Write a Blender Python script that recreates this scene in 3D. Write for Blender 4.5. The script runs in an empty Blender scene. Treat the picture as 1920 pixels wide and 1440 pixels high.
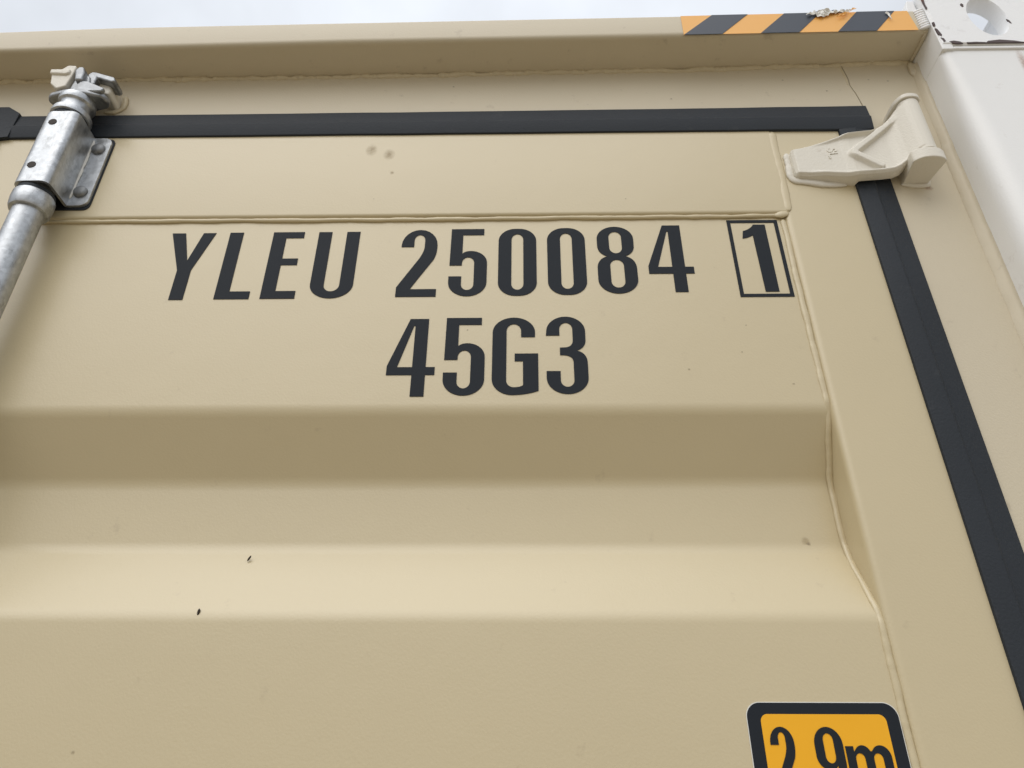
import bpy, bmesh, math, random
from mathutils import Vector, Matrix, noise as mnoise

random.seed(7)
SC = bpy.context.scene
COL = SC.collection
ZO = 1.911            # camera height above the ground; all z below are relative to the camera
DIST = 0.668          # camera to door plane
R_ = math.radians

# ------------------------------------------------------------------ camera
PITCH, YAW, ROLL = R_(30.606), R_(-1.173), R_(0.343)
FPX = 1380.0
fw = Vector((math.sin(YAW)*math.cos(PITCH), math.cos(YAW)*math.cos(PITCH), math.sin(PITCH)))
rt0 = Vector((math.cos(YAW), -math.sin(YAW), 0))
up0 = rt0.cross(fw)
rt = rt0*math.cos(ROLL) + up0*math.sin(ROLL)
up = -rt0*math.sin(ROLL) + up0*math.cos(ROLL)
cam = bpy.data.cameras.new('camera')
camo = bpy.data.objects.new('camera', cam)
COL.objects.link(camo)
M = Matrix((rt, up, -fw)).transposed().to_4x4()
M.translation = Vector((0, -DIST, ZO))
camo.matrix_world = M
cam.sensor_fit = 'HORIZONTAL'
cam.sensor_width = 36.0
cam.lens = FPX/1920*36.0
cam.clip_start = 0.01
cam.clip_end = 2000
SC.camera = camo

# ------------------------------------------------------------------ sky, sun, exposure
SUN_EL, SUN_AZ = R_(52), R_(205)      # azimuth clockwise from +Y: sun behind the camera, a little to the left
w = bpy.data.worlds.new('World'); SC.world = w; w.use_nodes = True
nt = w.node_tree; nt.nodes.clear()
sky = nt.nodes.new('ShaderNodeTexSky'); sky.sky_type = 'NISHITA'; sky.sun_disc = False
sky.sun_elevation = SUN_EL; sky.sun_rotation = SUN_AZ
sky.air_density = 1.0; sky.dust_density = 3.0; sky.ozone_density = 1.0
hs = nt.nodes.new('ShaderNodeHueSaturation'); hs.inputs['Saturation'].default_value = 0.30
tc = nt.nodes.new('ShaderNodeTexCoord')
cn = nt.nodes.new('ShaderNodeTexNoise'); cn.inputs['Scale'].default_value = 3.0; cn.inputs['Detail'].default_value = 5
cr = nt.nodes.new('ShaderNodeMapRange')
cr.inputs['From Min'].default_value = 0.35; cr.inputs['From Max'].default_value = 0.7
cr.inputs['To Min'].default_value = 0.92; cr.inputs['To Max'].default_value = 1.18
mul = nt.nodes.new('ShaderNodeVectorMath'); mul.operation = 'SCALE'
bg = nt.nodes.new('ShaderNodeBackground'); bg.inputs['Strength'].default_value = 0.15
wo = nt.nodes.new('ShaderNodeOutputWorld')
nt.links.new(tc.outputs['Generated'], cn.inputs['Vector'])
nt.links.new(cn.outputs['Fac'], cr.inputs['Value'])
cl = nt.nodes.new('ShaderNodeMix'); cl.data_type = 'RGBA'; cl.inputs[0].default_value = .72
# overcast cloud layer, brightest at the zenith as overcast skies are (radiance rises with the sine of elevation)
sepz = nt.nodes.new('ShaderNodeSeparateXYZ'); nt.links.new(tc.outputs['Generated'], sepz.inputs[0])
ov = nt.nodes.new('ShaderNodeMapRange'); ov.inputs['From Min'].default_value = 0; ov.inputs['From Max'].default_value = 1
ov.inputs['To Min'].default_value = .38; ov.inputs['To Max'].default_value = 1.14
nt.links.new(sepz.outputs['Z'], ov.inputs['Value'])
cs = nt.nodes.new('ShaderNodeVectorMath'); cs.operation = 'SCALE'; cs.inputs[0].default_value = (6.9, 7.25, 7.75)
nt.links.new(ov.outputs[0], cs.inputs['Scale']); nt.links.new(cs.outputs[0], cl.inputs[7])
nt.links.new(sky.outputs[0], hs.inputs['Color'])
nt.links.new(hs.outputs[0], cl.inputs[6])
nt.links.new(cl.outputs[2], mul.inputs[0]); nt.links.new(cr.outputs[0], mul.inputs['Scale'])
nt.links.new(mul.outputs[0], bg.inputs['Color']); nt.links.new(bg.outputs[0], wo.inputs['Surface'])

sl = bpy.data.lights.new('sun', 'SUN'); sl.energy = 1.2; sl.angle = R_(60); sl.color = (1, .97, .93)
so = bpy.data.objects.new('sun', sl); COL.objects.link(so)
sd = Vector((math.sin(SUN_AZ)*math.cos(SUN_EL), math.cos(SUN_AZ)*math.cos(SUN_EL), math.sin(SUN_EL)))
so.rotation_euler = sd.to_track_quat('Z', 'Y').to_euler()
so.location = sd*20
SC.view_settings.view_transform = 'Standard'
SC.view_settings.look = 'None'
SC.view_settings.gamma = 1
SC.view_settings.exposure = 0.0

# ------------------------------------------------------------------ materials
def mat(name):
    m = bpy.data.materials.new(name); m.use_nodes = True
    b = m.node_tree.nodes['Principled BSDF']
    return m, m.node_tree, b
def nd(t, typ, **kw):
    n = t.nodes.new(typ)
    for k, v in kw.items(): n.inputs[k.replace('_', ' ')].default_value = v
    return n
def paint(name, col, rough=.45, peel=.10, var=.05, dirt=.0, dirtcol=(.2, .15, .1), spec=.4):
    m, t, b = mat(name)
    tc = t.nodes.new('ShaderNodeTexCoord')
    n1 = nd(t, 'ShaderNodeTexNoise', Scale=4.0, Detail=4.0, Roughness=.6)
    t.links.new(tc.outputs['Object'], n1.inputs['Vector'])
    ra = t.nodes.new('ShaderNodeMix'); ra.data_type = 'RGBA'
    ra.inputs[6].default_value = (*[c*(1-var) for c in col], 1)
    ra.inputs[7].default_value = (*[min(1, c*(1+var)) for c in col], 1)
    t.links.new(n1.outputs['Fac'], ra.inputs[0])
    out = ra.outputs[2]
    if dirt > 0:
        n3 = nd(t, 'ShaderNodeTexNoise', Scale=38.0, Detail=6.0, Roughness=.65)
        t.links.new(tc.outputs['Object'], n3.inputs['Vector'])
        mr = t.nodes.new('ShaderNodeMapRange')
        mr.inputs['From Min'].default_value = .66 - .1*dirt; mr.inputs['From Max'].default_value = .80
        mr.inputs['To Max'].default_value = .7
        t.links.new(n3.outputs['Fac'], mr.inputs['Value'])
        mx = t.nodes.new('ShaderNodeMix'); mx.data_type = 'RGBA'
        mx.inputs[7].default_value = (*dirtcol, 1)
        t.links.new(out, mx.inputs[6]); t.links.new(mr.outputs[0], mx.inputs[0])
        out = mx.outputs[2]
    t.links.new(out, b.inputs['Base Color'])
    b.inputs['Roughness'].default_value = rough
    b.inputs['Specular IOR Level'].default_value = spec
    n2 = nd(t, 'ShaderNodeTexNoise', Scale=420.0, Detail=2.0)
    t.links.new(tc.outputs['Object'], n2.inputs['Vector'])
    n4 = nd(t, 'ShaderNodeTexNoise', Scale=14.0, Detail=2.0)
    t.links.new(tc.outputs['Object'], n4.inputs['Vector'])
    bp = nd(t, 'ShaderNodeBump', Strength=peel, Distance=.0006)
    t.links.new(n2.outputs['Fac'], bp.inputs['Height'])
    bp2 = nd(t, 'ShaderNodeBump', Strength=.16, Distance=.003)
    t.links.new(n4.outputs['Fac'], bp2.inputs['Height'])
    t.links.new(bp.outputs[0], bp2.inputs['Normal'])
    t.links.new(bp2.outputs[0], b.inputs['Normal'])
    return m
BEIGE = (.590, .500, .318)
M_PAINT = paint('beige_paint', BEIGE, .34, .20, .03, .06, (.44, .36, .23), .7)
M_FRAME = paint('beige_frame_paint', (.605, .535, .400), .45, .35, .035, .35, (.36, .30, .22))
M_POST = paint('post_paint_with_glare', (.84, .84, .83), .40, .3, .03, .2, (.60, .56, .52), .5)  # beige post whitened: the lens glare over it is put into the colour
M_CAST = paint('casting_paint_with_glare', (.88, .885, .89), .5, .6, .04, .6, (.60, .58, .58), .5)  # casting colour carries painted glare, even whiter than the post
M_HINGE = paint('hinge_paint', (.72, .68, .59), .45, .6, .03, .2, (.48, .42, .34), .5)
M_WELD = paint('weld_paint', (.60, .52, .36), .42, .8, .06, .5, (.30, .22, .13))
M_RUBBER = paint('black_rubber', (.026, .031, .038), .6, .5, .25, .5, (.055, .058, .062), .25)
M_VINYL = paint('black_vinyl', (.018, .022, .028), .6, .1, .06, 0, spec=.15)
M_YELLOW = paint('yellow_vinyl', (.90, .44, .012), .5, .05, .02, 0)
M_ORANGE = paint('orange_tape', (.90, .47, .12), .42, .1, .03, .1, (.5, .3, .12))
M_TAPEBLK = paint('black_tape', (.045, .055, .075), .42, .1, .06, 0)
M_WHITE = paint('white_vinyl', (.78, .77, .72), .4, .05, .02, 0)
M_RUST_GAP = paint('rusty_steel_and_gap_shade', (.10, .075, .075), .8, .8, .4, .6, (.22, .09, .04))
M_FLECK = paint('dark_fleck', (.035, .025, .018), .7, .5, .3)
M_GROUND = paint('sandy_gravel', (.30, .25, .175), .9, 1, .2, .5, (.19, .16, .115))
def galv(name, base=.56, metal=.8, rough=.34):
    m, t, b = mat(name)
    tc = t.nodes.new('ShaderNodeTexCoord')
    n1 = nd(t, 'ShaderNodeTexNoise', Scale=75.0, Detail=7.0, Roughness=.72)
    v = nd(t, 'ShaderNodeTexVoronoi', Scale=190.0)
    mp = t.nodes.new('ShaderNodeMapping'); mp.inputs['Scale'].default_value = (1, 1, .45)
    t.links.new(tc.outputs['Object'], mp.inputs['Vector'])
    t.links.new(mp.outputs[0], n1.inputs['Vector']); t.links.new(tc.outputs['Object'], v.inputs['Vector'])
    cr = t.nodes.new('ShaderNodeValToRGB')
    e = cr.color_ramp.elements
    e[0].position = .30; e[0].color = (base*.52, base*.53, base*.53, 1)
    e[1].position = .66; e[1].color = (base*1.12, base*1.16, base*1.2, 1)
    x = e.new(.46); x.color = (base*.92, base*.95, base*.98, 1)
    t.links.new(n1.outputs['Fac'], cr.inputs['Fac'])
    mx = t.nodes.new('ShaderNodeMix'); mx.data_type = 'RGBA'; mx.blend_type = 'MULTIPLY'; mx.inputs[0].default_value = .25
    bw = t.nodes.new('ShaderNodeRGBToBW'); t.links.new(v.outputs['Color'], bw.inputs[0])
    t.links.new(cr.outputs[0], mx.inputs[6]); t.links.new(bw.outputs[0], mx.inputs[7])
    t.links.new(mx.outputs[2], b.inputs['Base Color'])
    b.inputs['Metallic'].default_value = metal
    rr = t.nodes.new('ShaderNodeMapRange'); rr.inputs['To Min'].default_value = rough-.12; rr.inputs['To Max'].default_value = rough+.26
    t.links.new(n1.outputs['Fac'], rr.inputs['Value']); t.links.new(rr.outputs[0], b.inputs['Roughness'])
    bp = nd(t, 'ShaderNodeBump', Strength=.35, Distance=.0012)
    n2 = nd(t, 'ShaderNodeTexNoise', Scale=90.0, Detail=4.0)
    t.links.new(tc.outputs['Object'], n2.inputs['Vector'])
    t.links.new(n2.outputs['Fac'], bp.inputs['Height']); t.links.new(bp.outputs[0], b.inputs['Normal'])
    return m
M_GALV = galv('galvanised_steel')
M_BOLT = galv('dull_bolt_steel', .30, .6, .5)
M_CAMS = galv('forged_galvanised_steel', .36, .75, .36)
def smudge_mat(name, col, strength):
    m, t, b = mat(name)
    tc = t.nodes.new('ShaderNodeTexCoord')
    n = nd(t, 'ShaderNodeTexNoise', Scale=260.0, Detail=4.0)
    t.links.new(tc.outputs['Object'], n.inputs['Vector'])
    g = t.nodes.new('ShaderNodeTexGradient'); g.gradient_type = 'SPHERICAL'
    mp = t.nodes.new('ShaderNodeMapping'); mp.inputs['Location'].default_value = (-1, -1, 0); mp.inputs['Scale'].default_value = (2, 2, 2)
    t.links.new(tc.outputs['Generated'], mp.inputs['Vector'])
    # generated coords run 0..1 over the patch
    sep = t.nodes.new('ShaderNodeSeparateXYZ'); t.links.new(mp.outputs[0], sep.inputs[0])
    t.links.new(tc.outputs['UV'], g.inputs['Vector'])
    mu = t.nodes.new('ShaderNodeMath'); mu.operation = 'MULTIPLY'
    t.links.new(n.outputs['Fac'], mu.inputs[0]); t.links.new(g.outputs['Fac'], mu.inputs[1])
    mu2 = t.nodes.new('ShaderNodeMath'); mu2.operation = 'MULTIPLY'; mu2.inputs[1].default_value = strength; mu2.use_clamp = True
    t.links.new(mu.outputs[0], mu2.inputs[0])
    b.inputs['Base Color'].default_value = (*col, 1); b.inputs['Roughness'].default_value = .7
    t.links.new(mu2.outputs[0], b.inputs['Alpha'])
    return m
M_SMUDGE = smudge_mat('greasy_smudge', (.36, .27, .15), .75)
M_SMUDGE_D = smudge_mat('dark_smudge', (.22, .17, .11), 1.0)
M_RUSTRUN = smudge_mat('rust_run', (.45, .27, .18), 1.0)

# ------------------------------------------------------------------ mesh helpers (all z relative to the camera)
def link(name, me, m, parent=None, smooth=False):
    o = bpy.data.objects.new(name, me)
    COL.objects.link(o)
    if m: me.materials.append(m)
    if smooth:
        for p in me.polygons: p.use_smooth = True
    if parent:
        o.parent = parent
        pw = Vector(parent.get('base_loc', (0, 0, 0)))
        o.matrix_parent_inverse = Matrix.Translation(-pw)
    return o
def obj(name, vs, fs, m, parent=None, smooth=False, bevel=0, seg=3):
    me = bpy.data.meshes.new(name)
    me.from_pydata([(v[0], v[1], v[2]+ZO) for v in vs], [], fs)
    bm = bmesh.new(); bm.from_mesh(me)
    bmesh.ops.recalc_face_normals(bm, faces=bm.faces); bm.to_mesh(me); bm.free()
    o = link(name, me, m, parent, smooth or bevel > 0)
    if bevel:
        b = o.modifiers.new('bevel', 'BEVEL'); b.width = bevel; b.segments = seg; b.limit_method = 'ANGLE'; b.angle_limit = R_(30)
        b.harden_normals = False
        wn = o.modifiers.new('wn', 'WEIGHTED_NORMAL'); wn.keep_sharp = True
    return o
def empty(name, loc, label, cat, group=None):
    o = bpy.data.objects.new(name, None); COL.objects.link(o)
    o.location = loc; o['base_loc'] = tuple(loc); o['label'] = label; o['category'] = cat
    if group: o['group'] = group
    o.empty_display_size = .05
    return o
def box(name, x0, x1, y0, y1, z0, z1, m, parent=None, bevel=0, seg=3):
    vs = [(x, y, z) for x in (x0, x1) for y in (y0, y1) for z in (z0, z1)]
    fs = [(0, 1, 3, 2), (4, 6, 7, 5), (0, 4, 5, 1), (2, 3, 7, 6), (0, 2, 6, 4), (1, 5, 7, 3)]
    return obj(name, vs, fs, m, parent, bevel=bevel, seg=seg)
def prism(name, poly, axis, a, b, m, parent=None, bevel=0, smooth=False, seg=3):
    """poly: 2D points; axis 'y': (x,z) pts, extruded a..b in y; 'z': (x,y) pts; 'x': (y,z) pts"""
    def P(p, t):
        return {'y': (p[0], t, p[1]), 'z': (p[0], p[1], t), 'x': (t, p[0], p[1])}[axis]
    n = len(poly)
    vs = [P(p, a) for p in poly] + [P(p, b) for p in poly]
    fs = [tuple(range(n)), tuple(range(2*n-1, n-1, -1))] + [(i, (i+1) % n, n+(i+1) % n, n+i) for i in range(n)]
    return obj(name, vs, fs, m, parent, bevel=bevel, smooth=smooth, seg=seg)
def lathe(name, prof, cx, cy, m, parent=None, n=40, smooth=True):
    """prof: (radius, z)"""
    vs = []; fs = []
    for r, z in prof:
        for k in range(n):
            a = 2*math.pi*k/n; vs.append((cx+r*math.cos(a), cy+r*math.sin(a), z))
    for i in range(len(prof)-1):
        for k in range(n):
            fs.append((i*n+k, i*n+(k+1) % n, (i+1)*n+(k+1) % n, (i+1)*n+k))
    fs.append(tuple(range(n))); fs.append(tuple(range((len(prof)-1)*n, len(prof)*n)))
    o = obj(name, vs, fs, m, parent, smooth=smooth)
    e = o.modifiers.new('es', 'EDGE_SPLIT'); e.split_angle = R_(38)
    return o
def resample(pts, step):
    pts = [Vector(p) for p in pts]; out = [pts[0]]
    for a, b in zip(pts, pts[1:]):
        n = max(1, int((b-a).length/step))
        for i in range(1, n+1): out.append(a.lerp(b, i/n))
    return out
def bead(name, pts, r, m, parent, amp=.35, freq=90, jit=.25, flat=1.0, flat_axis=1, seed=0, k=10, taper=True):
    """lumpy weld bead along a path"""
    P = resample(pts, max(.0012, r*.45))
    # smooth path
    for _ in range(3):
        P = [P[0]] + [(P[i-1]+P[i]*2+P[i+1])/4 for i in range(1, len(P)-1)] + [P[-1]]
    vs = []; fs = []
    n = len(P); L = 0
    for i, p in enumerate(P):
        t = (P[min(i+1, n-1)]-P[max(i-1, 0)]).normalized()
        if i: L += (p-P[i-1]).length
        a = t.orthogonal() if abs(t.y) > .9 else t.cross(Vector((0, 1, 0))).normalized()
        b = t.cross(a).normalized()
        q = Vector((L*freq, seed*7.3, 0))
        rr = r*(1 + amp*mnoise.noise(q) + amp*.5*mnoise.noise(q*3.1))
        e = min(1, min(i, n-1-i)/3.0)
        if taper: rr *= .35+.65*math.sqrt(e)
        c = p + a*(jit*r*mnoise.noise(q*.6+Vector((0, 9, 0))))
        for j in range(k):
            an = 2*math.pi*j/k
            v = c + a*(rr*math.cos(an)) + b*(rr*math.sin(an)*flat)
            vs.append(v)
    for i in range(n-1):
        for j in range(k):
            fs.append((i*k+j, i*k+(j+1) % k, (i+1)*k+(j+1) % k, (i+1)*k+j))
    fs.append(tuple(range(k))); fs.append(tuple(range((n-1)*k, n*k)))
    return obj(name, vs, fs, m, parent, smooth=True)
def interp(tab, x):
    if x <= tab[0][0]: return tab[0][1]
    for (a, u), (b, v) in zip(tab, tab[1:]):
        if x <= b: return u+(v-u)*(x-a)/(b-a)
    return tab[-1][1]
def fillet(pts, r, seg=5):
    """round the inner corners of an open 2D polyline"""
    out = [Vector(pts[0])]
    for i in range(1, len(pts)-1):
        p = Vector(pts[i]); a = Vector(pts[i-1])-p; b = Vector(pts[i+1])-p
        rr = r if not isinstance(r, (list, tuple)) else r[i]
        if rr <= 0: out.append(p); continue
        d = min(rr, a.length*.48, b.length*.48)
        A = p+a.normalized()*d; B = p+b.normalized()*d
        for k in range(seg+1):
            t = k/seg; out.append(A*(1-t)**2 + p*2*t*(1-t) + B*t*t)
    out.append(Vector(pts[-1]))
    return out
def sweep_x(name, prof, xs, m, parent, closed=False, dz=None, smooth=True, split=35, nsub=None):
    """profile [(y,z)] swept along x stations, dz(x,i) offset"""
    vs = []; fs = []; n = len(prof)
    for x in xs:
        for i, p in enumerate(prof):
            vs.append((x, p[0], p[1] + (dz(x, i, p) if dz else 0)))
    for a in range(len(xs)-1):
        for i in range(n if closed else n-1):
            j = (i+1) % n
            fs.append((a*n+i, a*n+j, (a+1)*n+j, (a+1)*n+i))
    if closed:
        fs.append(tuple(range(n))); fs.append(tuple(range((len(xs)-1)*n, len(xs)*n)))
    o = obj(name, vs, fs, m, parent, smooth=smooth)
    e = o.modifiers.new('es', 'EDGE_SPLIT'); e.split_angle = R_(split)
    return o
def sweep_z(name, prof, zs, m, parent, closed=False, smooth=True, split=35):
    vs = []; fs = []; n = len(prof)
    for z in zs:
        for p in prof: vs.append((p[0], p[1], z))
    for a in range(len(zs)-1):
        for i in range(n if closed else n-1):
            j = (i+1) % n
            fs.append((a*n+i, a*n+j, (a+1)*n+j, (a+1)*n+i))
    if closed:
        fs.append(tuple(range(n))); fs.append(tuple(range((len(zs)-1)*n, len(zs)*n)))
    o = obj(name, vs, fs, m, parent, smooth=smooth)
    e = o.modifiers.new('es', 'EDGE_SPLIT'); e.split_angle = R_(split)
    return o
def lin(a, b, n): return [a+(b-a)*i/n for i in range(n+1)]

ZB = -ZO              # ground level, relative
# ------------------------------------------------------------------ ground
g = obj('ground', [(-60, -60, ZB), (60, -60, ZB), (60, 60, ZB), (-60, 60, ZB)], [(0, 1, 2, 3)], M_GROUND)
g['kind'] = 'structure'

# ------------------------------------------------------------------ container frame
X0 = -1.95                       # left end of what is built of the header
frame = empty('container_frame', (.62, .05, 0), 'beige steel container frame with overhanging header and glare-whitened corner post around the door', 'container frame')
# header rail: overhanging folded section with a front lip
T_top = [(-2, .925), (-.73, .937), (-.564, .944), (-.252, .948), (.219, .9535), (.56, .959)]
T_bot = [(-2, .884), (-.71, .8955), (-.247, .906), (.215, .911), (.43, .914), (.56, .915)]
T_bak = [(-2, .890), (-.744, .8992), (-.257, .902), (.223, .907), (.448, .9145), (.56, .919)]
xs = lin(X0, .545, 60)
vs = []; fs = []; NP = 0
for x in xs:
    zt, zb, zk = interp(T_top, x), interp(T_bot, x), interp(T_bak, x)
    prof = fillet([(.20, zt-.004), (-.050, zt), (-.050, zb), (.004, zk), (.20, zk)], [0, .003, .007, .002, 0], 5)
    NP = len(prof)
    for p in prof: vs.append((x, p[0], p[1]))
for a in range(len(xs)-1):
    for i in range(NP-1):
        fs.append((a*NP+i, a*NP+i+1, (a+1)*NP+i+1, (a+1)*NP+i))
hd = obj('header_rail', vs, fs, M_FRAME, frame, smooth=True)
e = hd.modifiers.new('es', 'EDGE_SPLIT'); e.split_angle = R_(40)
# header back plate and post plate, parted by a jagged seam
seam = [(.4555, .822), (.4535, .838), (.4515, .852), (.4475, .868), (.4480, .884), (.4440, .9165)]
hp = [(X0, .815), (X0, .893)] + [(x, interp(T_bak, x)+.004) for x in lin(-1.9, .43, 20)]
left = hp + [(s[0]-.0004, s[1]) for s in reversed(seam)] + [(.4549, .815)]
prism('header_plate', left, 'y', .0005, .012, M_FRAME, frame)
right = [(s[0]+.0004, s[1]) for s in seam] + [(.548, .921), (.548, ZB+.05), (.440, ZB+.05), (.440, .70), (.4561, .70)]
prism('post_plate', right, 'y', 0, .012, M_FRAME, frame)
box('seam_backing', .40, .50, .0125, .016, .79, .92, M_WELD, frame)
bead('weld_bead', [(s[0]-.0025, .001, s[1]) for s in seam[3:]], .0022, M_WELD, frame, seed=3, flat=.35)
# welds under the header and at the post
bead('weld_bead', [(x, .0010, interp(T_bak, x)-.0018) for x in lin(X0, .545, 80)], .0042, M_WELD, frame, amp=.75, freq=85, jit=.7, flat=.8, seed=1)
vs = []; fs = []
for i, z in enumerate(lin(.905, ZB+.06, 560)):
    n1_, n2_ = mnoise.noise(Vector((z*38, 1, 0))), mnoise.noise(Vector((z*45, 5, 0)))
    n3_ = mnoise.noise(Vector((z*120, 8, 0)))
    xl = .5345+.0011*n1_+.0005*n3_+(.003 if z > .745 else 0); xr = .5460
    vs += [(xl-.0008, .0006, z), (xl, -.0014, z), ((xl+xr)/2, -.0048-.0005*n3_, z), (xr-.0006, -.0095+.0012*n2_, z), (xr, -.0085+.0012*n2_, z)]
    if i:
        for k in range(4): fs.append(((i-1)*5+k, (i-1)*5+k+1, i*5+k+1, i*5+k))
obj('weld_bead', vs, fs, M_FRAME, frame, smooth=True)
# corner post, folded with a large radius
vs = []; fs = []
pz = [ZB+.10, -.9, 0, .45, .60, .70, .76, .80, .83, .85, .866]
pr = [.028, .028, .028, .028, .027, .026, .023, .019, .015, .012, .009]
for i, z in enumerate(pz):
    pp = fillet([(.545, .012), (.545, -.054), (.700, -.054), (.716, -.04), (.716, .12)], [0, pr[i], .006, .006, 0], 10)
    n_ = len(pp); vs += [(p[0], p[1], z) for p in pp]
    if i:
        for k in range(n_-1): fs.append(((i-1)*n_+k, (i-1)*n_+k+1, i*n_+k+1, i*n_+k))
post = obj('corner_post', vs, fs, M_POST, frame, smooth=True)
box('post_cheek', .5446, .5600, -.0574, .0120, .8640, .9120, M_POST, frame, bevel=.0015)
bead('weld_bead', [(.5435, -.046, .9165), (.5440, -.02, .9175), (.5435, .0, .9175)], .0035, M_FRAME, frame, amp=.3, freq=60, seed=41, flat=.8)
bead('weld_bead', [(.5400, -.001, .9150), (.5415, -.0015, .900), (.5400, -.001, .884)], .0065, M_FRAME, frame, amp=.4, freq=50, seed=42, flat=.5)
# casting: front plate with an oval hole, thick hole wall, cavity open at the top
CX, CZ, HA, HB = .6225, .931, .0240, .0405
CY = -.0585
c0, c1, d0, d1 = .5452, .7190, .8725, .9905
def casting(nm, zoff, par):
    n = 64
    vs = []; fs = []
    ell = [(CX+HA*math.cos(2*math.pi*k/n), CZ+HB*math.sin(2*math.pi*k/n)) for k in range(n)]
    def onrect(k):
        a = 2*math.pi*k/n; c, s = math.cos(a), math.sin(a)
        t = 1e9
        if c > 1e-9: t = min(t, (c1-CX)/c)
        if c < -1e-9: t = min(t, (c0-CX)/c)
        if s > 1e-9: t = min(t, (d1-CZ)/s)
        if s < -1e-9: t = min(t, (d0-CZ)/s)
        return (CX+c*t, CZ+s*t)
    rect = [onrect(k) for k in range(n)]
    # snap the nearest ones to the corners
    for cx_, cz_ in ((c0, d0), (c0, d1), (c1, d0), (c1, d1)):
        k = min(range(n), key=lambda i: (rect[i][0]-cx_)**2+(rect[i][1]-cz_)**2); rect[k] = (cx_, cz_)
    rings = []
    def ring(pts, y):
        s = len(vs); vs.extend([(p[0], y, p[1]+zoff) for p in pts]); rings.append(s)
    ch = [(CX+(p[0]-CX)*1.05, CZ+(p[1]-CZ)*1.03) for p in ell]
    inset = [(min(max(p[0], c0+.003), c1-.003), min(max(p[1], d0+.003), d1-.003)) for p in rect]
    ring(rect, .10); ring(rect, CY+.003); ring(inset, CY); ring(ch, CY); ring(ell, CY+.0025); ring(ell, CY+.022)
    cav = [(min(max(CX+(p[0]-CX)*2.6, c0+.018), c1-.018), min(max(CZ+(p[1]-CZ)*2.2, d0+.018), d1-.002)) for p in ell]
    ring(cav, CY+.022); ring(cav, .070)
    for a, b in zip(rings, rings[1:]):
        for k in range(n):
            q_ = [a+k, a+(k+1) % n, b+(k+1) % n, b+k]
            if a in (rings[0], rings[-2]) and all(vs[i_][2]-zoff > d1-.0025 for i_ in q_) and abs(vs[a+k][0]-CX) < .05: continue   # top aperture
            fs.append(tuple(q_))
    fs.append(tuple(rings[-1]+k for k in range(n)))
    o = obj(nm, vs, fs, M_CAST, par, smooth=True)
    e = o.modifiers.new('es', 'EDGE_SPLIT'); e.split_angle = R_(28)
    return o
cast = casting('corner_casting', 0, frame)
# lower strip of the casting seat and the gap under it
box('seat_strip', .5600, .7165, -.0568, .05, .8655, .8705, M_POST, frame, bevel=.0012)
for nm, pts in (('chip_and_gap_shade', [(0.5452, .978), (0.5470, .9805), (0.5485, .972), (0.5470, .958), (0.5480, .950), (0.5460, .9485), (0.5452, .962)]),
                ('chip_and_gap_shade', [(0.5452, .918), (0.5482, .9195), (0.5480, .912), (0.5455, .9105)]),
                ('chip_and_gap_shade', [(0.5455, .906), (0.5480, .904), (0.5508, .892), (0.5492, .888), (0.5460, .894)]),
                ('chip_and_gap_shade', [(0.5475, .886), (0.5510, .884), (0.5520, .878), (0.5490, .8765)]),
                ('chip_and_gap_shade', [(.556, .8775), (.562, .8790), (.570, .8768), (.573, .8732), (.567, .8728), (.560, .8738)]),
                ('chip_and_gap_shade', [(.578, .8752), (.590, .8760), (.602, .8750), (.602, .8735), (.580, .8733)]),  # this strip and the next paint the shadowed gap below the casting
                ('chip_and_gap_shade', [(.602, .8735), (.606, .8775), (.622, .8800), (.640, .8775), (.654, .8735)]),
                ('chip_and_gap_shade', [(.5935, .9565), (.5960, .9600), (.5982, .9570), (.5970, .9520), (.5950, .9515)]),
                ('chip_and_gap_shade', [(.6450, .9235), (.6478, .9210), (.6490, .9140), (.6468, .9150)])):
    prism(nm, pts, 'y', CY-.0004, CY+.001, M_RUST_GAP, cast)
# weld ripples between the header end and the casting
for k in range(9):
    z = .917 + k*.0045
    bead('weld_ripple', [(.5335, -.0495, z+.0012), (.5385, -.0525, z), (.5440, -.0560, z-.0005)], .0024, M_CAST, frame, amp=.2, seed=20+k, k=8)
# gusset on top of the header against the casting
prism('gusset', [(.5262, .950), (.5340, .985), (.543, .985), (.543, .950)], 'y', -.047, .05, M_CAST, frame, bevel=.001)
# sill, lower casting, roof and side wall so that the frame stands on the ground
box('sill', X0, .56, -.05, .12, ZB+.03, ZB+.145, M_FRAME, frame, bevel=.004)
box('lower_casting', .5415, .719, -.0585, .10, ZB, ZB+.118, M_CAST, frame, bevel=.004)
box('roof', X0, .70, .14, 2.2, .930, .950, M_FRAME, frame)
prof = []
y = .12
while y < 2.1:
    prof += [(.705, y), (.705, y+.07), (.670, y+.14), (.670, y+.21)]; y += .28
sweep_z('side_wall', prof, [ZB+.12, .935], M_FRAME, frame, smooth=False)

# hazard tape on the header lip: alternate orange and black stripes
tape = obj('warning_tape', [(.216, -.0505, interp(T_bot, .216)-.0003), (.5305, -.0505, interp(T_bot, .53)), (.5262, -.0505, interp(T_top, .526)-.0012), (.216, -.0505, interp(T_top, .216)-.0012)], [(0, 1, 2, 3)], M_ORANGE, frame)
def ztop(x): return interp(T_top, x)-.0012
def zbot(x): return interp(T_bot, x)-.0005
ST = [((.2590, .3080), (.2165, .2680)), ((.3580, .4075), (.3195, .3710)), ((.4570, .5085), (.4230, .4745))]
for (a, b), (c, d_) in ST:
    prism('black_stripe', [(c, zbot(c)), (d_, zbot(d_)), (b, ztop(b)), (a, ztop(a))], 'y', -.0510, -.0503, M_TAPEBLK, tape)
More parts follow.
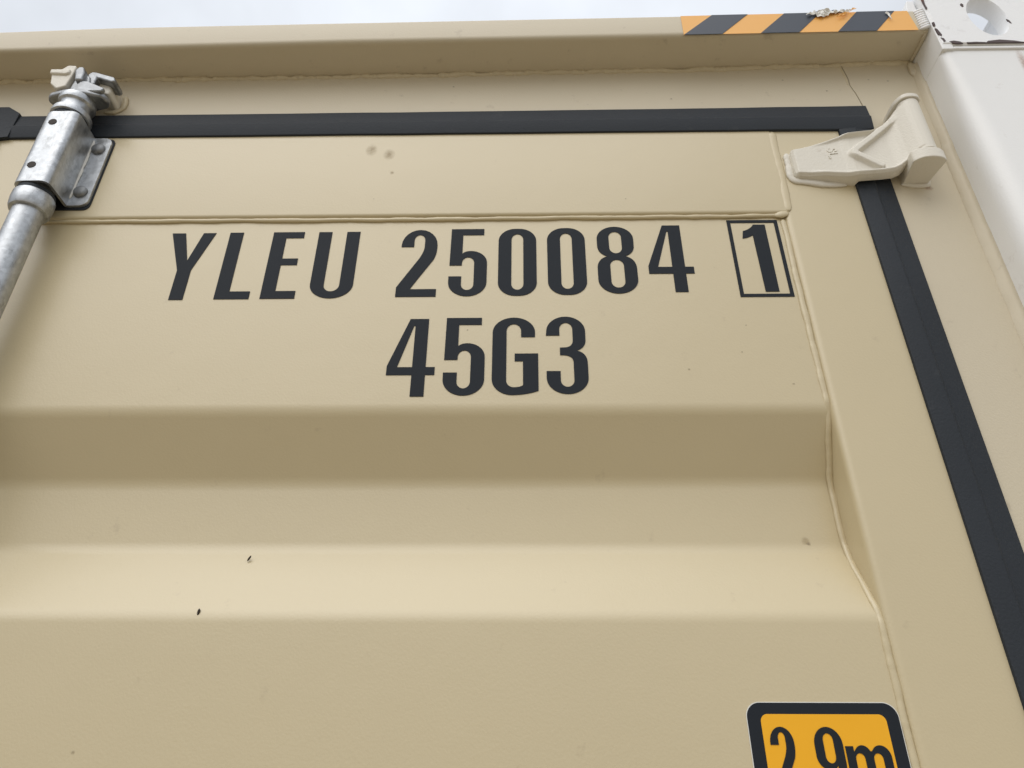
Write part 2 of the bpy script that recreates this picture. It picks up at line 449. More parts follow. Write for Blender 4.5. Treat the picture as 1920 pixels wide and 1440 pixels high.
# torn, crumpled flap of tape
def flap(nm, poly, m, par, y0, amp, seed, lift=.0):
    xs_ = [p[0] for p in poly]; zs_ = [p[1] for p in poly]
    bm = bmesh.new()
    f = bm.faces.new([bm.verts.new((p[0], y0, p[1]+ZO)) for p in poly])
    bmesh.ops.triangulate(bm, faces=[f])
    for _ in range(4):
        bmesh.ops.subdivide_edges(bm, edges=[e for e in bm.edges if e.calc_length() > .0022], cuts=1, use_grid_fill=False)
        bmesh.ops.triangulate(bm, faces=[q for q in bm.faces if len(q.verts) > 3])
    zl, zh = min(zs_), max(zs_)
    for v in bm.verts:
        q = Vector((v.co.x*240, v.co.z*240, seed))
        v.co.y += amp*(mnoise.noise(q)-.3) - lift*((v.co.z-ZO-zl)/(zh-zl+1e-6))
        v.co.z += amp*.35*mnoise.noise(q*1.7)
    me = bpy.data.meshes.new(nm); bm.to_mesh(me); bm.free()
    o = link(nm, me, m, par, False)
    s = o.modifiers.new('sol', 'SOLIDIFY'); s.thickness = .0003
    return o
flap('torn_flap', [(.386, .9495), (.390, .9465), (.398, .9475), (.4005, .9430), (.4080, .9425), (.409, .9465), (.414, .9450), (.420, .9500), (.430, .9515), (.437, .9505), (.448, .954), (.449, .9575), (.440, .9560), (.425, .9575), (.405, .9565), (.395, .9530)], M_WHITE, tape, -.0525, .004, 3.1)
flap('torn_flap', [(.400, .9540), (.412, .9510), (.428, .9535), (.440, .9540), (.441, .9585), (.430, .9592), (.418, .9598), (.408, .9585)], M_TAPEBLK, tape, -.0512, .003, 8.4)
flap('torn_flap', [(.424, .9400), (.436, .9440), (.447, .9530), (.453, .9600), (.4545, .9545), (.446, .9520), (.436, .9480), (.428, .9430)], M_ORANGE, tape, -.0545, .003, 5.7)
flap('torn_flap', [(.4930, .9495), (.4965, .9530), (.4990, .9510), (.4985, .9440), (.4990, .9330), (.4970, .9400), (.4965, .9470)], M_WHITE, tape, -.0522, .002, 1.3)

# ------------------------------------------------------------------ cam keepers welded to the header plate (parts of the frame)
RX, RY = -.5880, -.0305
kl = prism('cam_keeper', [(-.6285, .8560), (-.6280, .8490), (-.6265, .8435), (-.6240, .8320), (-.6130, .8215), (-.6020, .8265), (-.5995, .8480), (-.5990, .8650), (-.6010, .8680), (-.6110, .8685), (-.6190, .8590), (-.6270, .8590)], 'y', -.046, .004, M_HINGE, frame, bevel=.003)
prism('keeper_lip', [(-.6300, .8575), (-.6290, .8490), (-.6070, .8470), (-.6025, .8500), (-.6030, .8570)], 'y', -.0490, -.030, M_HINGE, kl, bevel=.0022)
kr = prism('cam_keeper', [(-.5735, .8380), (-.5755, .8520), (-.5750, .8640), (-.5700, .8705), (-.5640, .8690), (-.5590, .8600), (-.5560, .8480), (-.5530, .8380), (-.5560, .8310)], 'y', -.0285, .004, M_HINGE, frame, bevel=.004)
bead('weld_bead', [(-.575, -.001, .8300), (-.560, -.001, .8285), (-.550, -.001, .834), (-.549, -.001, .846), (-.552, -.001, .860)], .0035, M_WELD, frame, seed=31, flat=.7)

# ------------------------------------------------------------------ door leaf
LZ = .004     # panel face behind the stile face
def corr_profile(ztop, zbot):
    pts = [(LZ, ztop)]
    z = .367
    while z-.21 > zbot+.05:
        pts += [(LZ, z), (LZ+.038, z-.067), (LZ+.038, z-.137), (LZ, z-.209)]
        z -= .476
    pts.append((LZ, zbot))
    return fillet(pts, .008, 8)
DB = ZB+.155
door = empty('container_door', (-.14, .02, .155), 'beige corrugated container door leaf with black registration lettering and rubber seal', 'door')
panel = sweep_x('panel', corr_profile(.640, DB+.10), lin(-.63, .318, 4), M_PAINT, door)
# right stile, top rail, left stile, bottom rail
def tube_prof(x0, x1, yf, yb, r): return fillet([(x0, yb), (x0, yf), (x1, yf), (x1, yb)], [0, r, r, 0], 7)
sweep_z('stile', tube_prof(.3154, .4205, 0, .060, .008), [DB, 0, .5, .7795], M_PAINT, door)
sweep_z('stile', tube_prof(-.716, -.606, 0, .060, .008), [DB, 0, .5, .7795], M_PAINT, door)
rp = fillet([(.06, .782), (-.0010, .782), (-.0010, .634), (.06, .634)], [0, .003, .005, 0], 6)
sweep_x('top_rail', rp, lin(-.6075, .3215, 30), M_PAINT, door)
sweep_x('bottom_rail', [(.06, DB+.14), (-.0005, DB+.14), (-.0005, DB), (.06, DB)], [-.6075, .3170], M_PAINT, door)
# welds on the door
bead('weld_bead', [(x, .0028, .6318+.0006*math.sin(x*9)) for x in lin(-.6, .3135, 70)], .0029, M_PAINT, door, amp=.28, freq=45, jit=.35, flat=.8, seed=4)
bead('weld_bead', [(.3245, -.0001, .7775), (.3238, -.0002, .745), (.3232, -.0002, .715), (.3232, -.0002, .690), (.3222, -.0004, .665), (.3205, -.0006, .637)], .0047, M_PAINT, door, amp=.22, freq=34, jit=.25, flat=.26, seed=5)
bead('weld_bead', [(.303, .0018, .6325), (.312, .0008, .6325), (.3205, .0004, .6350)], .0058, M_PAINT, door, amp=.2, freq=70, jit=.3, flat=.42, seed=6)
edge = [(.3132, .0040, .628), (.3128, .0038, .50), (.3130, .0045, .376), (.3132, .012, .352), (.3132, .038, .303), (.3132, .041, .290), (.3132, .041, .235), (.3136, .036, .218), (.3140, .008, .166), (.3136, .0042, .150), (.3128, .004, .0), (.3128, .004, -.10)]
bead('weld_bead', edge, .0036, M_PAINT, door, amp=.16, freq=60, jit=.3, flat=.62, seed=7)
bead('weld_bead', [(-.6068, -.001, .772), (-.6075, -.001, .72), (-.606, 0, .64)], .003, M_WELD, door, amp=.3, freq=60, jit=.4, flat=.4, seed=8)
bead('weld_bead', [(-.604, .004, .632), (-.603, .004, .5), (-.604, .004, .38)], .0034, M_WELD, door, amp=.3, freq=60, jit=.4, seed=9)

# rubber seal: top strip and side strip with a raised lip
def gasket_prof(w):      # across the strip 0..w -> offset towards the viewer
    return fillet([(0, .004), (.0005, -.0035), (w*.46, -.0062), (w*.52, -.0044), (w-.0008, -.0026), (w, .004)], [0, .0012, .001, .001, .001, 0], 3)
gp = [(p[1], .777+p[0]) for p in gasket_prof(.0455)]
zg = [(-.72, -.0005), (-.25, -.0008), (.21, .0003), (.456, .0022)]
sweep_x('seal_strip', gp, lin(-.695, .4568, 40), M_RUBBER, door, closed=True, dz=lambda x, i, p: interp(zg, x)*((p[1]-.777)/.0455) + .0006*mnoise.noise(Vector((x*14, p[1]*3, 0))))
gv = [(.4105+p[0], p[1]) for p in gasket_prof(.0458)]
sweep_z('seal_strip', gv, lin(DB, .7775, 40), M_RUBBER, door, closed=True)

# ------------------------------------------------------------------ lettering
def arc(cx, cy, rx, ry, a0, a1, n=12):
    return [(cx+rx*math.cos(R_(a0+(a1-a0)*k/n)), cy+ry*math.sin(R_(a0+(a1-a0)*k/n))) for k in range(n+1)]
def rrect(x0, y0, x1, y1, rx, ry):
    return arc(x1-rx, y0+ry, rx, ry, -90, 0) + arc(x1-rx, y1-ry, rx, ry, 0, 90) + arc(x0+rx, y1-ry, rx, ry, 90, 180) + arc(x0+rx, y0+ry, rx, ry, 180, 270)
def bez(p0, p1, p2, p3, n=10):
    return [tuple((1-t)**3*a+3*(1-t)**2*t*b+3*(1-t)*t*t*c+t**3*d for a, b, c, d in zip(p0, p1, p2, p3)) for t in [k/n for k in range(1, n)]]
G = {}
G['0'] = (.45, [rrect(0, 0, .45, 1, .20, .19), rrect(.155, .085, .295, .915, .07, .085)])
G['2'] = (.465, [[(0, 0), (.465, 0), (.465, .108), (.160, .108)] + bez((.160, .108), (.25, .27), (.33, .40), (.41, .54)) + [(.41, .54)] + bez((.41, .54), (.435, .60), (.445, .66), (.445, .74))
          + arc(.230, .76, .215, .24, 0, 180) + [(.015, .735), (.165, .735), (.165, .82)] + arc(.229, .835, .064, .085, 180, 0) + [(.293, .74)] + bez((.293, .74), (.29, .66), (.26, .60), (.23, .54)) + [(0, .135)]])
G['5'] = (.445, [[(.008, 1), (.402, 1), (.402, .905), (.150, .905), (.150, .622)] + bez((.15, .622), (.175, .65), (.21, .66), (.25, .66)) + arc(.25, .48, .195, .18, 90, 0) + arc(.2225, .20, .2225, .20, 0, -180, 20)
          + [(0, .285), (.15, .285)] + arc(.222, .17, .072, .082, 180, 360) + arc(.222, .48, .072, .085, 0, 180) + [(.15, .445), (.004, .445)]])
G['8'] = (.46, [arc(.23, .20, .23, .20, 180, 360, 20) + [(.46, .36)] + bez((.46, .36), (.46, .45), (.42, .52), (.335, .545)) + [(.335, .545)] + bez((.335, .545), (.41, .57), (.448, .63), (.448, .71)) + arc(.23, .81, .218, .19, 0, 180, 20)
          + [(.012, .71)] + bez((.012, .71), (.012, .63), (.05, .57), (.125, .545)) + [(.125, .545)] + bez((.125, .545), (.04, .52), (0, .45), (0, .36)),
          rrect(.155, .590, .305, .918, .073, .085), rrect(.150, .085, .310, .490, .078, .09)])
G['4'] = (.525, [[(.277, 0), (.425, 0), (.425, .265), (.525, .265), (.525, .365), (.425, .365), (.425, 1), (.215, 1), (0, .38), (0, .265), (.277, .265)], [(.277, .365), (.112, .365), (.262, .905), (.277, .905)]])
G['1'] = (.297, [[(.141, 0), (.297, 0), (.297, 1), (.155, 1)] + bez((.155, 1), (.13, .95), (.07, .91), (0, .895)) + [(0, .785)] + bez((0, .785), (.05, .79), (.10, .81), (.141, .845))])
G['3'] = (.446, [[(.0, .745), (.15, .745)] + arc(.222, .83, .072, .085, 180, 0) + [(.294, .69)] + bez((.294, .69), (.294, .62), (.26, .59), (.20, .587)) + [(.15, .585), (.15, .488), (.20, .486)] + bez((.20, .486), (.26, .48), (.294, .45), (.294, .39))
          + arc(.222, .17, .072, .082, 0, -180) + [(.15, .285), (0, .285)] + arc(.223, .2, .223, .2, 180, 360, 20) + [(.446, .38)] + bez((.446, .38), (.446, .47), (.41, .525), (.335, .545)) + [(.335, .545)]
          + bez((.335, .545), (.40, .57), (.435, .62), (.435, .69)) + arc(.22, .8, .215, .2, 0, 180, 20)])
G['G'] = (.50, [[(.315, .735), (.468, .735)] + arc(.235, .8, .235, .2, 0, 180, 20) + arc(.22, .2, .22, .2, 180, 270) + bez((.22, 0), (.33, .0), (.42, .02), (.50, .05)) + [(.50, .05), (.50, .52), (.245, .52), (.245, .42), (.335, .42), (.335, .12)]
          + bez((.335, .12), (.31, .10), (.27, .095), (.235, .095)) + arc(.235, .18, .08, .085, 270, 180) + arc(.235, .82, .08, .09, 180, 0)])
G['Y'] = (.54, [[(.190, 0), (.355, 0), (.355, .43), (.54, 1), (.385, 1), (.277, .575), (.165, 1), (0, 1), (.190, .43)]])
G['L'] = (.406, [[(0, 0), (.406, 0), (.406, .11), (.165, .11), (.165, 1), (0, 1)]])
G['E'] = (.40, [[(0, 0), (.40, 0), (.40, .11), (.165, .11), (.165, .49), (.355, .49), (.355, .59), (.165, .59), (.165, .905), (.378, .905), (.378, 1), (0, 1)]])
G['U'] = (.50, [[(0, 1)] + arc(.25, .2, .25, .2, 180, 360, 20) + [(.5, 1), (.34, 1)] + arc(.25, .19, .09, .09, 0, -180) + [(.16, 1)]])
G['9'] = (.45, [[(.02, .27), (.02, .2)] + arc(.225, .2, .205, .2, 180, 300) + bez((.328, .027), (.41, .10), (.45, .30), (.45, .55)) + arc(.225, .74, .225, .26, 0, 180, 20) + [(0, .62)] + arc(.19, .58, .19, .20, 180, 285) + bez((.24, .387), (.28, .40), (.30, .42), (.315, .45))
          + [(.315, .45)] + bez((.315, .45), (.31, .25), (.29, .10), (.225, .10)) + arc(.225, .18, .065, .08, 270, 180) + [(.16, .27)], rrect(.145, .475, .305, .905, .08, .10)])
m_ = [(0, 0), (.14, 0), (.14, .48)] + arc(.215, .54, .075, .08, 180, 0) + [(.29, 0), (.43, 0), (.43, .48)] + arc(.505, .54, .075, .08, 180, 0) + [(.58, 0), (.72, 0), (.72, .54)] + arc(.56, .56, .16, .175, 0, 130) + [(.42, .65)] + arc(.27, .56, .145, .175, 30, 140) + [(.13, .64), (.13, .72), (0, .72)]
G['m'] = (.72, [m_])
G['.'] = (.16, [[(0, 0), (.16, 0), (.16, .15), (0, .15)]])
def outline_mesh(name, loops, thick, y, m, parent):
    """loops of (x, z): first outer, then holes; filled flat and given thickness"""
    cu = bpy.data.curves.new(name, 'CURVE'); cu.dimensions = '2D'; cu.fill_mode = 'BOTH'; cu.extrude = thick/2
    for lp in loops:
        q = [lp[0]]
        for p in lp[1:]:
            if (p[0]-q[-1][0])**2+(p[1]-q[-1][1])**2 > 1e-12: q.append(p)
        if (q[0][0]-q[-1][0])**2+(q[0][1]-q[-1][1])**2 < 1e-12: q.pop()
        s = cu.splines.new('POLY'); s.points.add(len(q)-1); s.use_cyclic_u = True
        for i, p in enumerate(q): s.points[i].co = (p[0], p[1], 0, 1)
    tmp = bpy.data.objects.new('tmp', cu); COL.objects.link(tmp)
    bpy.context.view_layer.update()
    me = bpy.data.meshes.new_from_object(tmp.evaluated_get(bpy.context.evaluated_depsgraph_get()))
    bpy.data.objects.remove(tmp); bpy.data.curves.remove(cu)
    for v in me.vertices:
        x, z, t = v.co; v.co = (x, y - t, z+ZO)
    me.materials.clear()
    return link(name, me, m, parent)
def glyph(ch, x0, x1, z0, z1, y, m, parent, name='character', thick=.0004):
    w_, lps = G[ch]
    sx = (x1-x0)/w_; sz = z1-z0
    return outline_mesh(name, [[(x0+p[0]*sx, z0+p[1]*sz) for p in lp] for lp in lps], thick, y-thick/2, m, parent)
LY = LZ-.0002
for ch, a, b, z0, z1 in [('Y', -.4286, -.3746, .5116, .6127), ('L', -.3575, -.3169, .5121, .6131), ('E', -.3042, -.2642, .5123, .6132), ('U', -.2488, -.1986, .5124, .6129),
                         ('2', -.1483, -.1018, .5138, .6150), ('5', -.0885, -.0440, .5141, .6158), ('0', -.0308, .0142, .5144, .6156), ('0', .0271, .0722, .5152, .6162),
                         ('8', .0853, .1312, .5165, .6177), ('4', .1446, .1971, .5182, .6191), ('1', .2602, .2899, .5179, .6193),
                         ('4', -.1491, -.0971, .3825, .4826), ('5', -.0879, -.0435, .3834, .4837), ('G', -.0355, .0144, .3839, .4837), ('3', .0232, .0678, .3848, .4846)]:
    glyph(ch, a, b, z0, z1, LY, M_VINYL, door)
bx0, bx1, bz0, bz1, bt = .2448, .3056, .5106, .6266, .0043
outline_mesh('check_digit_box', [[(bx0, bz0), (bx1, bz0), (bx1, bz1), (bx0, bz1)], [(bx0+bt, bz0+bt), (bx1-bt, bz0+bt), (bx1-bt, bz1-bt), (bx0+bt, bz1-bt)]], .0004, LY-.0002, M_VINYL, door)
# height sticker
sx0, sx1, sz0, sz1 = .1828, .3092, -.006, .0861
stk = outline_mesh('height_sticker', [rrect(sx0, sz0, sx1, sz1, .012, .012)], .0003, LY-.00015, M_WHITE, door)
outline_mesh('sticker_border', [rrect(sx0+.0007, sz0+.0007, sx1-.0007, sz1-.0007, .0115, .0115)], .0003, LY-.00045, M_VINYL, stk)
outline_mesh('sticker_field', [rrect(sx0+.0115, sz0+.0095, sx1-.0115, sz1-.0095, .006, .006)], .0003, LY-.00075, M_YELLOW, stk)
for ch, a, b in (('2', .1985, .2195), ('.', .2235, .2305), ('9', .2348, .2578), ('m', .2592, .2952)):
    glyph(ch, a, b, .0160, .0670, LY-.00105, M_VINYL, stk, thick=.0003)

# ------------------------------------------------------------------ marks on the paint
def patch(nm, x, z, rx, rz, y, m, par, tilt=(0, 0)):
    n = 5; vs = []; fs = []; uv = []
    for i in range(n):
        for j in range(n):
            u, v = -1+2*i/(n-1), -1+2*j/(n-1)
            vs.append((x+u*rx, y+tilt[1]*v*rz, z+v*rz)); uv.append((u, v))
    for i in range(n-1):
        for j in range(n-1): fs.append((i*n+j, (i+1)*n+j, (i+1)*n+j+1, i*n+j+1))
    o = obj(nm, vs, fs, m, par)
    ul = o.data.uv_layers.new(name='UVMap')
    for lp in o.data.loops: ul.data[lp.index].uv = uv[lp.vertex_index]
    return o
patch('smudge', -.1985, .7494, .0085, .0120, -.0013, M_SMUDGE, door)
patch('smudge', -.1747, .7412, .0085, .0110, -.0013, M_SMUDGE, door)
patch('smudge', -.1680, .7080, .0035, .0035, -.0013, M_SMUDGE, door)
patch('smudge', .2766, .2373, .0050, .0060, LZ+.0378, M_SMUDGE, door)
patch('smudge', .2790, .2350, .0022, .0025, LZ+.0377, M_SMUDGE_D, door)
patch('smudge', -.6150, .6320, .0130, .0080, -.0010, M_RUSTRUN, door)
for k in range(9):
    x = random.uniform(-.42, .30); z = random.choice([random.uniform(.385, .625), random.uniform(.02, .145), random.uniform(.655, .76)])
    r = random.uniform(.0010, .0022)
    patch('smudge', x, z, r*random.uniform(.6, 1.6), r, (LZ-.0003 if z < .63 else -.0013), M_SMUDGE_D, door)
patch('smudge', .6420, .835, .0070, .034, -.0544, M_RUSTRUN, frame)
patch('smudge', .500, .673, .0060, .004, -.0006, M_RUSTRUN, frame)
for x, z in ((.35, .74), (.41, .8), (.47, .86), (.2, .85), (-.1, .86), (.50, .9)):
    patch('smudge', x+.01*random.random(), .84+.05*random.random(), .002, .0016, -.0003, M_SMUDGE_D, frame)

# ------------------------------------------------------------------ bearing bracket of the locking bar (bolted to the door)
BZ0, BZ1 = .651, .771
section = fillet([(-.630, -.0045), (-.6190, -.0050), (-.6035, -.0500), (-.5650, -.0502), (-.5680, -.0052), (-.5640, -.0045)], [0, .004, .009, .009, .0015, 0], 8)
section += [Vector((x, -.0045)) for x in (-.5600, -.5560, -.5520, -.5490, -.5465, -.5445, -.5430, -.5420, -.5415)]
bm = bmesh.new()
rows = []
nz = 24
for i in range(nz+1):
    t = i/nz
    row = []
    for (x, y) in section:
        # flanges are rounded at their ends, the saddle is cut a little shorter
        fl = max(0, (x+.5540)/.0125)
        z0 = BZ0 + (.010*(1-math.sqrt(max(0, 1-min(1, fl)**2.2))) if fl > 0 else 0)
        z1 = BZ1 - (.010*(1-math.sqrt(max(0, 1-min(1, fl)**2.2))) if fl > 0 else 0)
        hgt = (-y-.0045)/.0455
        z0 += -.004*hgt; z1 += -.002*hgt
        row.append(bm.verts.new((x, y, z0+(z1-z0)*t+ZO)))
    rows.append(row)
for a, b in zip(rows, rows[1:]):
    for i in range(len(a)-1): bm.faces.new((a[i], a[i+1], b[i+1], b[i]))
bmesh.ops.recalc_face_normals(bm, faces=bm.faces)
me = bpy.data.meshes.new('bar_bracket'); bm.to_mesh(me); bm.free()
brk = link('bar_bracket', me, M_GALV, door, True)
s = brk.modifiers.new('sol', 'SOLIDIFY'); s.thickness = .0038; s.offset = 0
e = brk.modifiers.new('es', 'EDGE_SPLIT'); e.split_angle = R_(45)
prism('rubber_pad', fillet([(-.626, .6475), (-.5400, .6475), (-.5400, .7735), (-.626, .7735)], .010, 5), 'y', -.0024, .0008, M_RUBBER, brk)
def bolt(x, z, y, r=.0088, h=.0055, par=brk):
    prof = [(r*.99, 0), (r, h*.35), (r*.86, h*.8), (r*.5, h), (0.0005, h*1.04)]
    n = 24; vs = []; fs = []
    for q, t in prof:
        for k in range(n):
            a = 2*math.pi*k/n; vs.append((x+q*math.cos(a), y-t, z+q*math.sin(a)))
    for i in range(len(prof)-1):
        for k in range(n): fs.append((i*n+k, i*n+(k+1) % n, (i+1)*n+(k+1) % n, (i+1)*n+k))
    fs.append(tuple(range((len(prof)-1)*n, len(prof)*n))); fs.append(tuple(range(n)))
    return obj('bolt', vs, fs, M_BOLT, par, smooth=True)
bolt(-.5550, .7495, -.0060); bolt(-.5550, .6730, -.0060)
def plug(x, z, y, r=.0052):
    n = 20
    poly = [(x+r*math.cos(2*math.pi*k/n)*(1+.08*math.sin(3*k)), z+r*.95*math.sin(2*math.pi*k/n)) for k in range(n)]
    return prism('rivet_hole', poly, 'y', y-.0006, y+.002, M_FLECK, brk)
plug(-.5900, .7490, -.0520); plug(-.5910, .6735, -.0520)
# brush of spilled white paint on the flange crease
bead('paint_drip', [(-.5662, -.0070, .766), (-.5660, -.0072, .735), (-.5662, -.0072, .70), (-.5664, -.0070, .662)], .0030, M_WHITE, brk, amp=.5, freq=60, seed=14, flat=.3)

# ------------------------------------------------------------------ locking bar
bar = empty('locking_bar', (RX, RY, .20), 'galvanised steel locking bar with forged cam head beside the black lettering', 'locking bar')
rr = .0172
lathe('bar_tube', [(rr*.9, ZB+.20), (rr, ZB+.203), (rr, .40), (rr, .632), (rr*.98, .80)], RX, RY, M_GALV, bar)
lathe('collar', [(.0185, .6150), (.0208, .6158), (.0222, .6190), (.0232, .628), (.0230, .6375), (.0218, .6395)], RX, RY, M_GALV, bar)
lathe('seal_ring', [(.0195, .6390), (.0212, .6400), (.0212, .6445), (.0195, .6455)], RX, RY, M_RUBBER, bar)
lathe('seal_ring', [(.0195, .7705), (.0212, .7712), (.0212, .7755), (.0195, .776)], RX, RY, M_RUBBER, bar)
lathe('collar', [(.0215, .7755), (.0238, .7765), (.0243, .780), (.0236, .7845), (.0200, .7858), (.0182, .790), (.0182, .799), (.0190, .8005), (.0215, .8020), (.0225, .8065), (.0218, .811), (.0190, .8135)], RX, RY, M_GALV, bar)
# forged cam head
cam_h = prism('cam_head', fillet([(RX-.0385, RY-.004), (RX-.034, RY-.011), (RX-.012, RY-.016), (RX+.014, RY-.016), (RX+.036, RY-.010), (RX+.0405, RY), (RX+.036, RY+.010), (RX, RY+.018), (RX-.034, RY+.009), (RX-.0385, RY)], .004, 4), 'z', 0.8110, 0.8200, M_CAMS, bar, bevel=.003)
prism('cam_post', [(RX-.013, 0.8155), (RX+.013, 0.8155), (RX+.0155, 0.8285), (RX+.009, 0.8515), (RX-.002, 0.8575), (RX-.010, 0.8495)], 'y', RY-.011, RY+.014, M_CAMS, cam_h, bevel=.003)
prism('cam_rib', [(RX-.006, 0.8160), (RX+.036, 0.8160), (RX+.0385, 0.8220), (RX+.012, 0.8365), (RX+.003, 0.8370)], 'y', RY-.0150, RY-.0085, M_CAMS, cam_h, bevel=.002)
prism('cam_horn', [(RX-.004, 0.8355), (RX-.009, 0.8555), (RX-.006, 0.8625), (RX+.001, 0.8625), (RX+.005, 0.8515), (RX+.006, 0.8355)], 'y', RY-.018, RY+.008, M_CAMS, cam_h, bevel=.003)
prism('cam_horn', [(RX+.004, 0.8395), (RX+.002, 0.8595), (RX+.006, 0.8650), (RX+.012, 0.8645), (RX+.040, 0.8535), (RX+.043, 0.8455), (RX+.038, 0.8435), (RX+.016, 0.8525), (RX+.016, 0.8395)], 'y', RY-.008, RY+.016, M_CAMS, cam_h, bevel=.0025)

# ------------------------------------------------------------------ neighbouring leaf beyond the locking bar
door2 = empty('container_door', (-1.3, .02, .155), 'neighbouring door leaf beyond the galvanised locking bar, only its seal end showing', 'door')
sweep_x('panel', corr_profile(.640, DB+.10), lin(-1.80, -.83, 4), M_PAINT, door2)
sweep_z('stile', tube_prof(-.842, -.733, 0, .060, .008), [DB, .7795], M_PAINT, door2)
sweep_z('stile', tube_prof(-1.90, -1.79, 0, .060, .008), [DB, .7795], M_PAINT, door2)
sweep_x('top_rail', rp, [-1.792, -.840], M_PAINT, door2)
sweep_x('bottom_rail', [(.06, DB+.14), (-.0005, DB+.14), (-.0005, DB), (.06, DB)], [-1.792, -.840], M_PAINT, door2)
prism('seal_strip', [(-1.90, .7750), (-.6990, .7752), (-.6860, .7768), (-.6855, .8236), (-.7045, .8365), (-1.90, .834)], 'y', -.0058, .004, M_RUBBER, door2, bevel=.0008)
box('seal_strip', -.748, -.7005, -.0065, .004, DB, .776, M_RUBBER, door2, bevel=.001)

# ------------------------------------------------------------------ hinge
hinge = empty('door_hinge', (.42, 0, ZO+.68), 'cream painted cast steel hinge with ribbed blade and round barrel over the seal', 'hinge')
top_t = [(.338, .7345), (.352, .7370), (.362, .7395), (.385, .7455), (.405, .7515), (.420, .7530), (.437, .7538), (.447, .7560), (.454, .7600), (.460, .7655), (.466, .7720), (.471, .7785), (.476, .7835), (.482, .7865), (.492, .7880)]
bot_t = [(.338, .6915), (.342, .6895), (.362, .6865), (.385, .6830), (.409, .6790), (.437, .6795), (.451, .6805), (.459, .6840), (.466, .6895), (.473, .6960), (.480, .7005), (.492, .7030)]
frt_t = [(.338, -.0105), (.385, -.0135), (.398, -.0150), (.409, -.0195), (.437, -.0215), (.455, -.0240), (.464, -.0262), (.4695, -.0290), (.4745, -.0338), (.4795, -.0382), (.4845, -.0410), (.492, -.0421)]
def sstep(a, b, x):
    t = max(0, min(1, (x-a)/(b-a))); return t*t*(3-2*t)
def segd(px, pz, a, b):
    ab = Vector(b)-Vector(a); ap = Vector((px, pz))-Vector(a)
    t = max(0, min(1, ap.dot(ab)/ab.dot(ab))); return (ap-ab*t).length
def hfront(x, z):
    zt, zb = interp(top_t, x), interp(bot_t, x)
    y = interp(frt_t, x)
    g1 = sstep(.360, .400, x)
    h = 0
    h = max(h, g1*sstep(.0075, .0035, zt-z))           # top rim
    h = max(h, .8*sstep(.352, .375, x)*sstep(.0080, .0045, z-zb))   # bottom rim
    d = min(segd(x, z, (.409, .7165), (.471, .7690)), segd(x, z, (.409, .7165), (.437, .6900)))
    h = max(h, sstep(.0062, .0030, d)*sstep(.398, .412, x))
    h *= 1-sstep(.460, .474, x)
    pock = sstep(.397, .412, x)*(1-sstep(.455, .472, x))
    y2 = y + pock*.0028*(1-h) - h*.0030
    # soft shoulder at the outline
    e = min(zt-z, z-zb, x-.338)
    y2 += .0035*(1-sstep(0, .0035, e))
    return y2
NX, NZ = 150, 70
vs = []; fs = []
for i in range(NX+1):
    x = .338+(.490-.338)*i/NX
    zt, zb = interp(top_t, x), interp(bot_t, x)
    if x < .344:
        k_ = math.sqrt(max(0, 1-((.344-x)/.006)**2))*.004 - .004
        zt += k_; zb -= k_
    for j in range(NZ+1):
        z = zb+(zt-zb)*j/NZ
        vs.append((x, hfront(x, z) if 0 < i else hfront(x+.0004, z), z))
nb = len(vs)
for i in range(NX+1):
    x = .338+(.490-.338)*i/NX
    yb_ = interp([(.338, .001), (.4085, .001), (.412, -.008), (.46, -.0115), (.49, -.018)], x)
    for j in (0, NZ):
        v = vs[i*(NZ+1)+j]; vs.append((v[0], yb_, v[2]+(-.0008 if j == 0 else .0008)))
for i in range(NX):
    for j in range(NZ):
        a = i*(NZ+1)+j; fs.append((a, a+NZ+1, a+NZ+2, a+1))
    fs.append((i*(NZ+1), nb+2*i, nb+2*i+2, (i+1)*(NZ+1)))
    fs.append((i*(NZ+1)+NZ, (i+1)*(NZ+1)+NZ, nb+2*i+3, nb+2*i+1))
    fs.append((nb+2*i, nb+2*i+1, nb+2*i+3, nb+2*i+2))
fs.append(tuple([j for j in range(NZ, -1, -1)] + [nb, nb+1]))
blade = obj('hinge_blade', vs, fs, M_HINGE, hinge, smooth=True)
e = blade.modifiers.new('es', 'EDGE_SPLIT'); e.split_angle = R_(60)
BX, BY, BR = .4905, -.0285, .0134
lathe('hinge_barrel', [(BR*.9, .7000), (BR, .7012), (BR, .7880), (BR*.9, .7890)], BX, BY, M_HINGE, hinge, n=48)
lathe('hinge_pin', [(.0075, .6860), (.0075, .7955)], BX, BY, M_HINGE, hinge, n=24)
def lug(z0, z1, pts, r):
    return prism('hinge_lug', fillet(pts, r, 4), 'z', z0, z1, M_HINGE, hinge, bevel=.0014)
lug(.6790, .6955, [(.4690, .002), (.4655, -.0385), (.4735, -.0450), (.4860, -.0470), (.4975, -.0450), (.5055, -.0395), (.4985, .002)], [0, .0025, .006, .006, .006, .0025, 0])
lug(.7895, .7965, [(.4735, .002), (.4735, -.0300), (.4800, -.0420), (.4905, -.0445), (.5010, -.0420), (.5055, -.0340), (.5010, .002)], [0, .006, .006, .006, .006, .004, 0])
bead('weld_bead', [(.335, -.001, .735), (.3345, -.001, .715), (.3350, -.001, .690), (.3395, -.001, .6862), (.36, -.001, .6835), (.385, -.001, .6800), (.400, -.001, .6780)], .0050, M_HINGE, hinge, amp=.3, freq=70, jit=.4, flat=.55, seed=11)
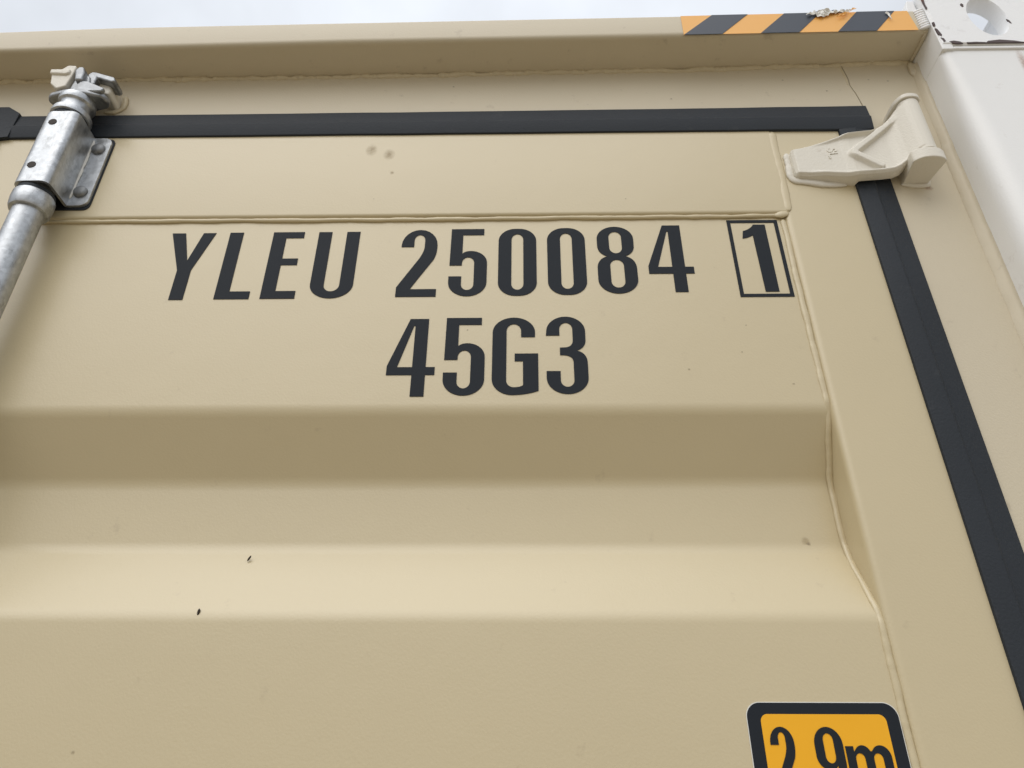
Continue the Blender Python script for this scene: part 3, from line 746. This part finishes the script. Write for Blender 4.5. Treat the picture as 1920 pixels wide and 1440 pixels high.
bead('weld_bead', [(.467, -.001, .6785), (.480, -.001, .6768), (.500, -.001, .6775), (.501, -.001, .690)], .0032, M_HINGE, hinge, amp=.4, freq=70, jit=.5, flat=.7, seed=12)
# cast letters on the blade, turned on their side
fc = bpy.data.curves.new('cast', 'FONT'); fc.body = 'SL.'; fc.size = .0165; fc.extrude = .0006; fc.offset = .00012; fc.bevel_depth = .0002; fc.space_character = 1.0
tmp = bpy.data.objects.new('tmp', fc); COL.objects.link(tmp); bpy.context.view_layer.update()
me = bpy.data.meshes.new_from_object(tmp.evaluated_get(bpy.context.evaluated_depsgraph_get())); bpy.data.objects.remove(tmp)
for v in me.vertices:
    u, q, t = v.co
    x = .3815+q; z = .7305-u
    v.co = (x, hfront(x, z)-.0000-t, z+ZO)
me.materials.clear()
link('cast_lettering', me, M_HINGE, blade)

# ------------------------------------------------------------------ flecks stuck on the paint
def fleck(x, y, z, l, wd, ang, label):
    n = 8; vs = []; fs = []
    prof = [(-1, .15), (-.6, .75), (-.1, 1), (.35, .7), (.6, .8), (.85, .55), (1, .2)]
    for t, r in prof:
        for k in range(n):
            a = 2*math.pi*k/n
            vs.append((t*l/2, -abs(0)-wd*.5*r*math.sin(a)-wd*.35, wd*.5*r*math.cos(a)*(1+.3*math.sin(5*t))))
    for i in range(len(prof)-1):
        for k in range(n): fs.append((i*n+k, i*n+(k+1) % n, (i+1)*n+(k+1) % n, (i+1)*n+k))
    fs.append(tuple(range(n))); fs.append(tuple(range((len(prof)-1)*n, len(prof)*n)))
    c, s = math.cos(ang), math.sin(ang)
    vs = [(x+a*c-b*s, y+q, z+a*s+b*c) for a, q, b in vs]
    o = obj('dirt_fleck', vs, fs, M_FLECK, None, smooth=True)
    o['label'] = label; o['category'] = 'dirt fleck'
    return o
fleck(-.2700, .0335, .2180, .0062, .0022, 1.1, 'tiny dark fleck on the sloping upward face of the corrugation')
fleck(-.2961, .0060, .1600, .0062, .0028, 1.5, 'tiny dark fleck on the fold where the slope meets the lower flat')
